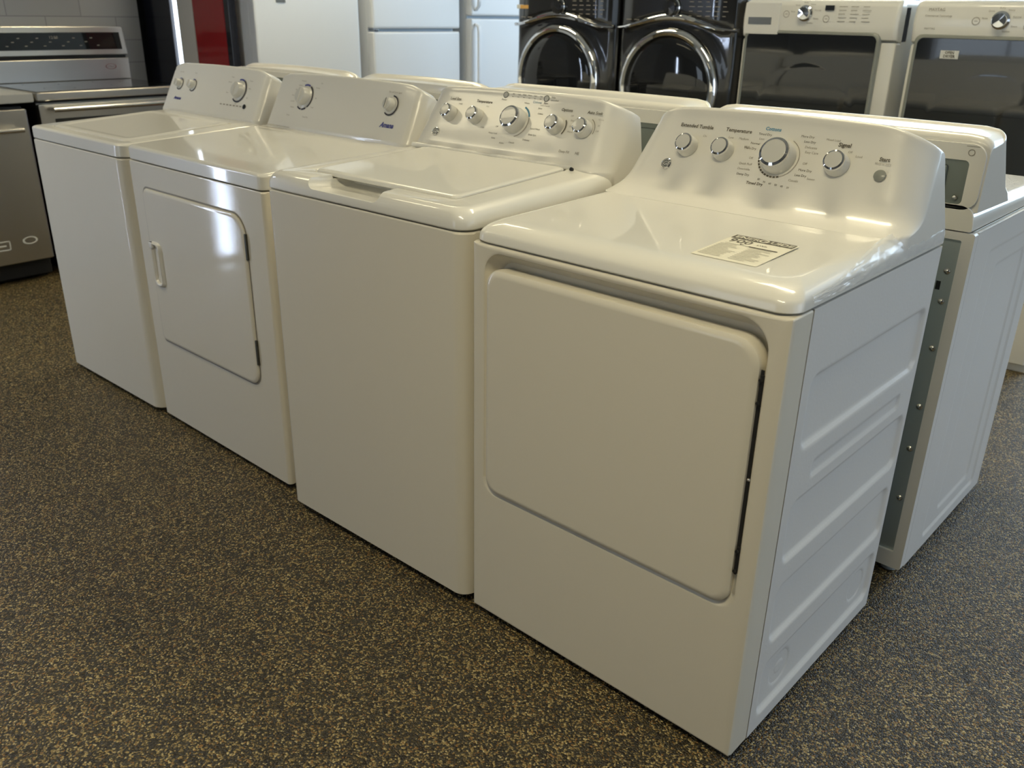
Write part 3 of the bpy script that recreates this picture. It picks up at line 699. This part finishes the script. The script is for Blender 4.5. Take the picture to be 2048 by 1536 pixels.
# ------------------------------------------------------------------ rear row, backs towards us
def ring_frame(mb, o, i, y0, y1, ro=.006, ri=.004):
    A = rr(*o, ro, 6); B = rr(*i, ri, 6)
    mb.loft([[(x, y0, z) for x, z in B], [(x, y0, z) for x, z in A], [(x, y1, z) for x, z in A], [(x, y1, z) for x, z in B], [(x, y0, z) for x, z in B]], False, False)
    # close the ring on the hidden side
    return mb
def rear_machine(name, xr, W, z1, zt, label, cat, style, detail=False):
    """stands with its front to +Y; origin = its front-left corner seen from its own front"""
    t = thing(name, (xr, 1.490, 0), PI, label, cat, 'white laundry machines seen from the back')
    D = .66; zc = .028
    cabinet(t, W, D-.02, zc, z1-.003, .012)
    if detail:
        fs = [(.10, .52, .06, .83, .02, .004, .006), (.16, .42, .10, .78, .02, .0035, .008)]
        # its left side faces the aisle (+X in the room)
        V = []
        sp = embossed_side('side_panel', SIDEP, t, .012, D-.585, D-.004, zc, z1-.003, [])
        me = sp.data
        bpy.data.objects.remove(sp)
        ny, nz = 110, 180; V = []; F = []
        for j in range(nz+1):
            z = zc+(z1-.003-zc)*j/nz
            for i in range(ny+1):
                y = .03+(D-.056)*i/ny; d = 0
                for (a0, a1, b0, b1, r, dep, wl) in fs:
                    s = sd_rr(y, z, a0, a1, b0, b1, r)
                    if s < 0: d += dep*sst(-s/wl)
                V.append((-.009+d, y, z))
        for j in range(nz):
            for i in range(ny):
                a = j*(ny+1)+i; F.append((a, a+1, a+ny+2, a+ny+1))
        mb = MB().add(V, F)
        P = [V[i] for i in list(range(ny+1)) + [j*(ny+1)+ny for j in range(1, nz+1)] + [nz*(ny+1)+i for i in range(ny-1, -1, -1)] + [j*(ny+1) for j in range(nz-1, 0, -1)]]
        mb.loft([P, [(.002, p[1], p[2]) for p in P]], False, False)
        mb.build('side_panel', SIDEP, t, sharp=50)
    # folded rim around the galvanised rear plate
    mb = MB(); ring_frame(mb, (-.009 if detail else 0, W, zc, z1-.003), (.016, W-.016, zc+.045, z1-.02), D, D-.025); mb.build('rear_frame', SIDEP, t)
    rp = MB().box(.014, W-.014, D-.02, D-.008, zc+.04, z1-.018, .001); rp = rp.build('rear_plate', GALV, t)
    if style == 'ge':
        deck(t, W, D, z1, z1+.040, .014, front=.03, side=.030, rc=.02, ty=.44)
        prof = [(.40, .93), (.42, .955), (.45, .975)] + [(.45+(z-.975)*.62, z) for z in [.975+.0145*k for k in range(1, 10)]]
        zz = zt-prof[-1][1]-.010
        prof = [(y, z+zz*(z-.93)/.19 if z > .93 else z) for y, z in prof]
        mb = MB(); console(mb, W, prof, [(.62, zt-.003), (.640, zt-.008), (.650, zt-.025), (.652, 1.0), (.652, .935)], .022, .045, .026, .010, .002, zb=.93); mb.build('control_console', PLASTIC, t, sharp=60)
        q = MB(); ring_frame(q, (.004, W-.004, .938, zt-.028), (.034, W-.034, .948, zt-.062), D, D-.012, .03, .01); q.build('console_rim', PLASTIC, t)
        cp = MB().box(.030, W-.030, D-.0095, D-.005, .945, zt-.060, .001).build('console_cover_plate', COVER, t)
        MB().box(.075, W-.075, D-.008, D+.003, zt-.16, zt-.075, .010).build('terminal_cover', COVER, t)
        for xx in (.052,):
            MB().box(xx+.03, xx+.036, D-.0075, D-.0045, .97, 1.05, .001).build('bracket', COVER, t)
        mk = MB(); Mb = frameM((.034, D+.0006, zt-.045), (-1, 0, 0), (0, 0, 1)); arc_add(mk, .0055, .007, 0, 2*PI, Mb); bar_add(mk, -.012, .014, .012, .0132, Mb); mk.build('rear_markings', GREYT, t)
        bolts = [(.030, .905), (.034, .800)] if detail else []
    else:
        deck(t, W, D, z1, z1+.040, .024, front=.012, side=.012, rc=.02, ty=.49)
        prof = [(.490, .93), (.492, .955)] + [(.494+(z-.956)*.466, z) for z in [.956+.0172*k for k in range(1, 9)]]
        mb = MB(); console(mb, W, prof, [(.600, zt-.002), (.625, zt-.008), (.645, zt-.022), (.652, zt-.05), (.652, .935)], .030, .09, .030, .012, .006, zb=.93); mb.build('control_console', PLASTIC, t, sharp=60)
        q = MB(); ring_frame(q, (.006, W-.006, .938, zt-.046), (.045, W-.045, .948, zt-.066), D+.0, D-.014, .03, .01); q.build('console_rim', PLASTIC, t)
        cp = MB().box(.040, W-.040, D-.0115, D-.005, .945, zt-.062, .001).build('console_cover_plate', COVER, t)
        mk = MB()
        for i in range(10):
            for j in range(5):
                mk.box(.08+i*.018, .088+i*.018, D-.0055, D-.004, .97+j*.016, .978+j*.016, .001)
        mk.build('vent_slots', DARK, t)
    if detail:
        for (xb_, zb_) in ((.034, .800), (.033, .730), (.030, .618), (.030, .470), (.031, .358), (.030, .222)):
            MB().lathe([(.0075, 0), (.0075, .002), (.0045, .005), (.0005, .006)], frameM((xb_, D-.008, zb_), (-1, 0, 0), (0, 0, 1)), 16, False, True).build('bolt', STEELH, t)
        MB().lathe([(.006, 0), (.004, .004), (.0005, .005)], frameM((.05, D-.002, .962), (-1, 0, 0), (0, 0, 1)), 16, False, True).build('bolt', STEELH, t)
        MB().box(.042, .052, D-.0082, D-.0070, .755, .775, .001).build('slot', DARK, t)
    for x in (.030, W-.05):
        for y in (.06, D-.045):
            MB().lathe([(.016, .0), (.020, .003), (.021, .010), (.012, .013), (.012, .05)], Matrix.Translation((x, y, 0)), 20).build('foot', FOOTM, t)
    return t
rear_machine('washing_machine', .689, .708, .893, 1.103, 'rear-row white washer, its grey steel back showing past the large front dryer', 'washing machine', 'ge', True)
rear_machine('tumble_dryer', -.040, .762, .893, 1.108, 'rear-row white dryer seen from the back behind the five-knob washer', 'dryer', 'ge')
rear_machine('washing_machine', -.822, .660, .880, 1.113, 'rear-row white washer with rounded console, showing behind the small-door dryer', 'washing machine', 'am')
rear_machine('tumble_dryer', -1.498, .775, .880, 1.130, 'rear-row white dryer with rounded console, farthest left and nearest the red panel', 'dryer', 'am')

# ------------------------------------------------------------------ front-load machines against the back
def pedestal(t, W, D, h, m, mh):
    p = MB().box(0, W, .02, D, 0, h-.004, .006).build('pedestal', m, t)
    q = MB().box(.012, W-.012, .003, .03, .035, h-.02, .006).build('drawer', m, p)
    MB().box(W/2-.12, W/2+.12, -.004, .01, h-.075, h-.055, .004).build('handle', mh, p)
FY = 2.60
def white_loader(x0, kind, label, cat):
    t = thing(cat.replace(' ', '_'), (x0, FY, 0), 0, label, cat, 'front-load machines against the back')
    W, D, hb, ht = .686, .78, .37, 1.385
    pedestal(t, W, D, hb, ENAMEL, CHROME)
    MB().loft([[(x, y, z) for x, y in rr(i, W-i, .03, D, .02, 6)] for z, i in ((hb, .004), (hb+.006, 0), (ht-.02, 0), (ht-.006, .004), (ht, .014))]).build('cabinet', ENAMEL, t)
    mb = MB(); L = []
    for i, y in ((0, .05), (0, .012), (.004, .003), (.012, 0), (.030, -.001)):
        L.append([(x, y, z) for x, z in rr(i, W-i, hb+i, 1.227-i*.2, .012, 8)])
    L.append([(x, .0, z) for x, z in rr(.040, W-.044, .545, 1.222, .03, 8)])
    mb.loft(L, False, True); mb.build('front_panel', ENAMEL, t)
    MB().box(.006, W-.006, .010, .04, 1.221, 1.2305, .001).build('panel_seam', GREYPL, t)
    # door: large square glass in a thin rim
    mb = MB(); L = []
    for i, y, r in ((0, .004, .03), (0, -.016, .03), (.004, -.022, .03), (.012, -.024, .026), (.014, -.020, .025)):
        L.append([(x, y, z) for x, z in rr(.020+i, W-.060-i, .560+i, 1.262-i, r, 8)])
    mb.loft(L, False, False); dr = mb.build('door', GREYPL, t)
    # smoked glass with the pressed round window showing
    n = 70; V = []; F = []; x0_, x1_, z0_, z1_ = .034, W-.074, .574, 1.248
    cx, cz = (x0_+x1_)/2+.01, .90
    for j in range(n+1):
        for i in range(n+1):
            x = x0_+(x1_-x0_)*i/n; z = z0_+(z1_-z0_)*j/n
            d = math.hypot(x-cx, z-cz)
            V.append((x, -.021-.0004*sst((.235-d)/.02)-.0012*max(0, 1-(d/.235)**2), z))
    for j in range(n):
        for i in range(n): a = j*(n+1)+i; F.append((a, a+1, a+n+2, a+n+1))
    MB().add(V, F).build('door_glass', DOORG, dr, sharp=60, recalc=False)
    # control fascia, slightly bulging
    mb = MB(); L = []
    for z, y0_, i in ((1.229, .004, .0), (1.236, -.010, 0), (1.27, -.019, 0), (1.31, -.021, 0), (1.357, -.014, 0), (1.374, -.003, .002), (1.384, .014, .010), (1.386, .05, .014)):
        L.append([(x, y, z) for x, y in rr(i, W-i, y0_, .10, (.018, .018, .004, .004), 6)])
    mb.loft(L); mb.build('control_panel', ENAMEL, t)
    Mf = lambda x, z, l=0: frameM((x, -.0212+(abs(z-1.305)/.05)**2*.002-l, z), (1, 0, 0), (0, 0, 1))
    ink, dk_ = MB(), MB()
    kx, kz = (.292, 1.330) if kind == 'w' else (.318, 1.316)
    k = MB().lathe([(.032, 0), (.032, .004), (.026, .008), (.024, .022), (.0005, .024)], Mf(kx, kz), 32, False, True).build('knob', CHROME, t)
    for a, s in ((0.3, 'Normal'), (1.0, 'Heavy'), (1.6, 'Bulky'), (2.3, 'Quick'), (3.0, 'Rinse'), (-.5, 'Steam'), (-1.1, 'Sanitize')):
        text_add(ink, s, .009, Mf(kx+.056*math.cos(a), kz+.042*math.sin(a), .0006))
    for bx_, bz_ in ((kx-.085, kz-.004), (kx+.095, kz-.020)):
        arc_add(ink, .012, .014, 0, 2*PI, Mf(bx_, bz_, .0006)); bar_add(ink, -.006, .006, -.001, .001, Mf(bx_, bz_, .0006))
    bar_add(dk_, kx+.085, kx+.123, .0, .0, Mf(0, 0)) if False else None
    s_ = MB().box(kx+.085, kx+.125, -.0225, -.0205, kz+.012, kz+.032, .001).build('display', BLACKE, t)
    for r_ in range(5):
        for c_ in range(3):
            bar_add(ink, 0, .035-.004*((r_+c_) % 3), 0, .0022, Mf(kx+.145+c_*.050, kz+.026-r_*.014, .0006))
    if kind == 'w':
        dw = MB(); dw.box(.012, .178, -.0245, -.012, 1.243, 1.371, .004); dwo = dw.build('detergent_drawer', ENAMEL, t)
        MB().box(.032, .142, -.0262, -.0235, 1.283, 1.312, .002).build('drawer_grip', SCREEN, dwo)
        mk = MB(); text_add(mk, 'MAYTAG', .011, Mf(.058, 1.350, .0040)); bar_add(mk, .095-.0, .150, .0, .006, Mf(0, 1.353, .0040)); bar_add(mk, .095, .150, .0, .004, Mf(0, 1.343, .0040)); mk.build('printed_labels', BLACKT, dwo)
    else:
        text_add(ink, 'MAYTAG', .015, Mf(.085, 1.350, .0006)); text_add(ink, 'Commercial Technology', .010, Mf(.095, 1.328, .0006)); text_add(ink, 'MAYTAG', .010, Mf(.070, 1.282, .0006))
        st = MB().box(.128, .196, -.0225, -.0215, 1.176, 1.206, .001).build('door_sticker', STICK, dr)
        q = MB(); Mt = frameM((.162, -.0230, 1.198), (1, 0, 0), (0, 0, 1)); text_add(q, 'OPEN', .013, Mt, bold=.0004); text_add(q, 'DRYER', .014, Mt @ Matrix.Translation((0, -.0135, 0)), bold=.0004); q.build('printed_labels', BLACKT, dr)
    ink.build('printed_labels', GREYT, t)
    return t
white_loader(-.880, 'w', 'white front-load washer with detergent drawer, right of the two black machines', 'washing machine')
white_loader(-.140, 'd', 'white front-load dryer with a small white sticker on its dark door glass', 'dryer')

def black_loader(x0, label, first):
    nm = 'washing machine' if first else 'dryer'
    t = thing(nm.replace(' ', '_'), (x0, FY, 0), 0, label, nm, 'front-load machines against the back')
    W, D, hb, ht = .672, .78, .37, 1.44
    pedestal(t, W, D, hb, BLACKE, CHROME)
    MB().loft([[(x, y, z) for x, y in rr(i, W-i, .03, D, .02, 6)] for z, i in ((hb, .004), (hb+.006, 0), (ht-.02, 0), (ht-.006, .004), (ht, .014))]).build('cabinet', BLACKE, t)
    cx, cz = .325, .985
    def zw(x): 
        u = (x-cx)/(W/2); return 1.280+.026*math.cos(min(abs(u), 1)*PI)
    # front sheet, bulging out around the door
    nx, nz = 60, 70; V = []; F = []
    for j in range(nz+1):
        for i in range(nx+1):
            x = W*i/nx; z = hb+.004+(ht-.01-hb)*j/nz
            d = math.hypot(x-cx, z-cz)
            e = min(x, W-x); yb = .03*(1-sst(e/.03))
            above = sst((z-zw(x)+.02)/.04)
            V.append((x, yb-.012*sst((.33-d)/.06)*(1-above)-.030*above*sst(e/.12), z))
    for j in range(nz):
        for i in range(nx): a = j*(nx+1)+i; F.append((a, a+1, a+nx+2, a+nx+1))
    MB().add(V, F).build('front_panel', BLACKE, t, sharp=60, recalc=False)
    # wave-shaped chrome strip
    mb = MB(); R = []
    for k in range(41):
        x = .004+(W-.008)*k/40; z = zw(x); e = min(x, W-x); y = -.030*sst(e/.12)-.004; h = .013+.004*math.cos((x-cx)/(W/2)*PI)
        R.append([(x, y+.012, z-h), (x, y-.004, z-h*.8), (x, y-.010, z-h*.2), (x, y-.009, z+h*.4), (x, y-.002, z+h*.9), (x, y+.012, z+h)])
    mb.loft(R); mb.build('chrome_trim', CHROME, t)
    MD = frameM((cx, -.012, cz), (1, 0, 0), (0, 0, 1))
    dr = MB().lathe([(.272, -.01), (.277, .006), (.274, .020), (.264, .032), (.252, .035), (.240, .029), (.236, .018), (.234, .0)], MD, 72, False, False).build('door', CHROME, t)
    dr['label'] = 'chrome door ring'
    pr = [(.237, .008)]+[(.235*math.cos(a), .012+.030*math.sin(a)) for a in [PI/2*k/12 for k in range(12)]]+[(.0005, .042)]
    MB().lathe(pr, MD, 64, False, True).build('door_glass', GLASSB, dr, sharp=60)
    Mk = frameM((cx+.005, -.034, 1.345), (1, 0, 0), (0, 0, 1))
    k = MB().lathe([(.040, 0), (.040, .006), (.034, .012), (.031, .028), (.0005, .031)], Mk, 36, False, True).build('knob', BLACKE, t)
    MB().lathe([(.042, .001), (.044, .005), (.041, .009), (.0395, .007)], Mk, 36, False, False).build('knob_ring', CHROME, k)
    g = MB(); rnd = random.Random(4)
    for r_ in range(6):
        for c_ in range(5):
            bar_add(g, 0, rnd.uniform(.014, .030), 0, .003, frameM((.42+c_*.044, -.0312, 1.41-r_*.020), (1, 0, 0), (0, 0, 1)))
    for c_ in range(3): bar_add(g, 0, .030, 0, .003, frameM((.07+c_*.045, -.0300, 1.29), (1, 0, 0), (0, 0, 1)))
    g.build('printed_labels', GREYT, t)
    if first:
        s_ = MB().box(.030, .080, -.024, -.020, 1.332, 1.352, .001).build('sticker', STICK, t); MB().box(.060, .118, -.0305, -.0265, 1.332, 1.350, .001).build('sticker', ORANGE, t)
    return t
black_loader(-2.262, 'black front-load washer beside the refrigerators, small orange sticker on its panel', True)
black_loader(-1.572, 'black front-load dryer between the black washer and a white front-load washer', False)

# ------------------------------------------------------------------ refrigerators (faces look to +X)
def fridge(y0, wd, zsplit, label, hside, hinge, rz=0.0, xf=-3.2, hz=None):
    t = thing('refrigerator', (xf, y0, 0), rz, label, 'refrigerator', 'white refrigerators along the left')
    D = .70; Ht = 1.75
    MB().box(-D, -.062, .004, wd-.004, .02, Ht, .008).build('cabinet', FRIDGE, t)
    MB().box(-.64, -.02, .01, wd-.01, .0, .08, .004).build('kick_plate', GREYPL, t)
    MB().box(-.062, -.055, .012, wd-.012, .09, Ht-.01, .001).build('door_gasket', GASKET, t)
    for a, b, nm in ((.085, zsplit-.008, 'door'), (zsplit+.008, Ht, 'freezer_door')):
        mb = MB(); R = []
        for x, i in ((-.055, .001), (-.012, 0), (-.004, .003), (-.001, .008), (0, .016)):
            R.append([(x, y, z) for y, z in rr(i, wd-i, a+i, b-i, .010, 5)])
        mb.loft(R); d = mb.build(nm, FRIDGE, t)
        if hz: 
            h0, h1 = hz
        if hside == 'x': continue
        yy = .045 if hside == 'l' else wd-.045
        L_ = (b-.45, b-.03) if nm == 'door' else (a+.03, a+.34)
        if hinge == 'steel':
            MB().box(.002, .034, -.018, .040, max(a+.03, L_[0]-.5), L_[1], .012).build('handle', STEELH, d)
        else:
            mb = MB(); zz0, zz1 = L_
            pts = [(.0, zz0), (.030, zz0+.03), (.036, zz0+.07), (.036, zz1-.05), (.030, zz1-.02), (.0, zz1)]
            mb.loft([[(x+ox, yy+oy, z) for ox, oy in ((-.006, -.016), (.004, -.012), (.006, 0), (.004, .012), (-.006, .016), (-.010, 0))] for x, z in pts]); mb.build('handle', FRIDGE, d)
    yy = .02 if hside != 'l' else wd-.04
    for zz in (zsplit,):
        MB().box(-.05, .001, yy-.012, yy+.02, zz-.005, zz+.005, .001).build('hinge', CHROME, t)
    return t
f1 = fridge(1.570, .700, .55, 'white refrigerator with a steel edge handle, nearest the red panel', 'l', 'steel', xf=-3.2)
f2 = fridge(2.372, .742, 1.200, 'white top-freezer refrigerator, middle one of the three', 'x', 'plain', rz=.03)
f3 = fridge(3.195, .80, 1.279, 'white refrigerator with moulded edge handles, partly behind the black washer', 'l', 'plain')
bd = MB().box(.0005, .003, .14, .20, 1.34, 1.40, .001).build('brand_plate', SCREEN, f1)

# ------------------------------------------------------------------ kitchen display at the left
KH = math.radians(2)
def KM(z=0): return Matrix.Translation((-3.552, .525, z)) @ Matrix.Rotation(KH, 4, 'Z')
K0 = Vector((-3.53, .518, 0))
def kthing(name, yoff, label, cat):
    p = K0 + Matrix.Rotation(KH, 3, 'Z') @ Vector((0, yoff, 0))
    return thing(name, p, KH, label, cat)
SW = .815
t = kthing('electric_range', 0, 'stainless steel range with black glass cooktop and raised back control panel', 'range')
MB().box(-.62, -.03, .005, SW-.005, .08, .885, .004).build('body', STEEL, t)
MB().box(-.60, -.06, .02, SW-.02, .0, .09, .004).build('kick_plate', DARK, t)
mb = MB(); mb.loft([[(x, y, z) for x, y in rr(-.64+i, .0-i, i, SW-i, .01, 4)] for z, i in ((.872, .003), (.876, 0), (.906, 0), (.910, .004))]); mb.build('cooktop_frame', STEEL, t)
ct = MB().box(-.60, -.030, .018, SW-.018, .908, .914, .002).build('glass_cooktop', GLASSB, t)
for a, b, r_ in ((-.45, .22, .09), (-.45, .58, .075), (-.18, .20, .075), (-.18, .58, .10)):
    g = MB(); arc_add(g, r_-.002, r_, 0, 2*PI, Matrix.Translation((a, b, .9143)), 40); g.build('burner_mark', SCREEN, ct)
MB().box(-.035, -.026, .004, SW-.004, .858, .872, .001).build('vent_gap', DARK, t)
d = MB().box(-.04, -.004, .006, SW-.006, .26, .856, .006).build('oven_door', STEEL, t)
MB().box(-.006, -.001, .075, SW-.075, .36, .784, .003).build('oven_window', GLASSB, d)
h = MB(); h.tube([(.045, .055, .832), (.045, SW-.055, .832)], .012, 14); h.build('handle', STEELH, d)
for yy in (.075, SW-.075): MB().box(-.004, .045, yy-.012, yy+.012, .822, .842, .004).build('handle_bracket', STEELH, d)
MB().box(-.04, -.004, .006, SW-.006, .10, .25, .006).build('warming_drawer', STEEL, t)
# back control panel
mb = MB(); mb.loft([[(x, y, z) for x, z in rr(-.66, -.600, .912, 1.030, .006, 4)] for y in (.01, SW-.01)]); mb.build('backguard_lower', STEEL, t)
MB().box(-.655, -.618, .015, SW-.015, 1.028, 1.050, .001).build('backguard_gap', DARK, t)
Mp = Matrix.Translation((-.600, 0, 1.048)) @ Matrix.Rotation(math.radians(-10), 4, 'Y')
cp = MB().box(-.045, .0, .004, SW-.004, .0, .155, .008, Mp).build('control_panel', STEEL, t)
MB().box(-.004, .0015, .105, SW-.035, .030, .122, .001, Mp).build('control_glass', GLASSB, cp)
g = MB(); rnd = random.Random(5)
for k in range(16):
    yy = .14+.033*k; zz = .05+.02*(k % 3)
    Mq = Mp @ frameM((.0018, yy, zz), (0, 1, 0), (0, 0, 1)); bar_add(g, 0, .014, 0, .004, Mq)
text_add(g, '12:00', .022, Mp @ frameM((.0018, .40, .095), (0, 1, 0), (0, 0, 1)))
g.build('printed_labels', GREYT, cp)
g = MB(); Mq = frameM((-.5995, SW-.12, .985), (0, 1, 0), (0, 0, 1)); 
for k in range(1): 
    sc_ = Matrix.Diagonal((2.1, 1, 1, 1)); arc_add(g, .013, .0155, 0, 2*PI, Mq @ sc_, 30)
arc_add(g, .010, .0118, PI*.15, PI*.85, Mq @ Matrix.Translation((-.008, -.008, 0)), 12); arc_add(g, .010, .0118, PI*1.15, PI*1.85, Mq @ Matrix.Translation((.008, .008, 0)), 12); g.build('brand_emblem', STEELH, t)

t = kthing('dishwasher', -.665, 'stainless steel dishwasher under the pale countertop, left of the range', 'dishwasher')
MB().box(-.60, -.03, .005, .600, .02, .852, .004).build('body', DARK, t)
MB().box(-.60, -.085, .0, .605, .0, .105, .003).build('kick_plate', DARK, t)
d = MB().loft([[(x, y, z) for x, y in rr(-.03, .022-i, .006+i, .604-i, (.002, .012, .012, .002), 5)] for z, i in ((.108, .004), (.112, 0), (.838, 0), (.842, .004))]).build('door', STEEL, t)
h = MB(); h.tube([(.068, .055, .752), (.068, .555, .752)], .012, 14); h.build('handle', STEELH, d)
for yy in (.08, .53): MB().box(.018, .068, yy-.011, yy+.011, .742, .762, .004).build('handle_bracket', STEELH, d)
g = MB(); Mq = frameM((.0226, .50, .215), (0, 1, 0), (0, 0, 1)); arc_add(g, .014, .0195, 0, 2*PI, Mq @ Matrix.Diagonal((1.9, 1, 1, 1)), 30); g.build('oval_emblem', STICK, d)
g = MB(); 
for a_, b_, c_, e_ in ((-.06, .06, .018, .024), (-.06, .06, -.024, -.018), (.054, .06, -.024, .024), (-.06, -.054, -.024, .024)):
    bar_add(g, a_, b_, c_, e_, frameM((.0226, .345, .205), (0, 1, 0), (0, 0, 1)))
bar_add(g, -.040, .040, -.004, .004, frameM((.0227, .345, .205), (0, 1, 0), (0, 0, 1))); g.build('square_sticker', STICK, d)

t = kthing('countertop', -1.5, 'pale stone countertop over the dishwasher', 'countertop')
MB().box(-.64, .004, 0, 1.488, .868, .912, .006).build('slab', STONE, t)
t = kthing('base_cabinet', -1.49, 'dark base cabinet at the left edge under the pale countertop', 'cabinet')
MB().box(-.60, -.02, 0, .815, .10, .865, .003).build('body', DARKP, t); MB().box(-.58, -.08, 0, .815, 0, .10, .003).build('kick_plate', DARK, t)
dd = MB().box(-.02, .0, .006, .404, .11, .86, .003).build('door', DARKP, t); dd2 = MB().box(-.02, .0, .410, .810, .11, .86, .003).build('door', DARKP, t)
for q, yy in ((dd, .37), (dd2, .44)): MB().tube([(.02, yy, .60), (.02, yy, .78)], .005, 8).build('handle', STEELH, q)
# tiled display wall behind
mb = MB().box(-.80, -.672, -1.62, .945, 0, 2.6, .003)
o = mb.build('wall_kitchen', TILE); o.location = K0; o.rotation_euler = (0, 0, KH); tag(o, kind='structure')

# dark divider, light tube, beige post, red panel in one line
tag(MB().box(-4.80, -3.940, 1.485, 1.54, 0, 2.30, .004).build('partition_panel', DARKP), 'tall dark glossy partition panel standing right of the range', 'panel')
t = thing('light_tube', (-3.922, 1.512, 0), 0, 'vertical lit white tube on the edge of the dark partition', 'light')
MB().tube([(0, 0, .70), (0, 0, 2.28)], .0125, 16).build('lamp_tube', TUBE, t)
MB().box(-.03, .03, .014, .05, .02, 2.29, .003).build('channel', STEELH, t); MB().box(-.03, .03, -.025, .06, 0, .70, .003).build('base', STEELH, t)
t = thing('light_tube', (-3.12, -1.20, 0), .9, 'free-standing lit white tube in front of the kitchen display', 'light')
MB().tube([(0, 0, .06), (0, 0, 1.75)], .014, 16).build('lamp_tube', TUBE2, t)
MB().box(-.03, .03, .024, .05, .02, 1.77, .003).build('channel', STEELH, t); MB().lathe([(.13, 0), (.13, .01), (.03, .022)], None, 28).build('base', STEELH, t)
tag(MB().box(-3.885, -3.712, 1.50, 1.56, 0, 2.30, .004).build('post', BEIGE), 'flat beige post between the lit tube and the red panel', 'post')
tag(MB().box(-3.708, -3.385, 1.50, 1.54, 0, 2.30, .004).build('display_panel', REDG), 'glossy dark red display panel left of the refrigerators', 'panel')
tag(MB().box(-3.382, -3.335, 1.50, 1.545, 0, 2.30, .004).build('trim_strip', DARKP), 'narrow dark strip along the right edge of the red panel', 'strip')
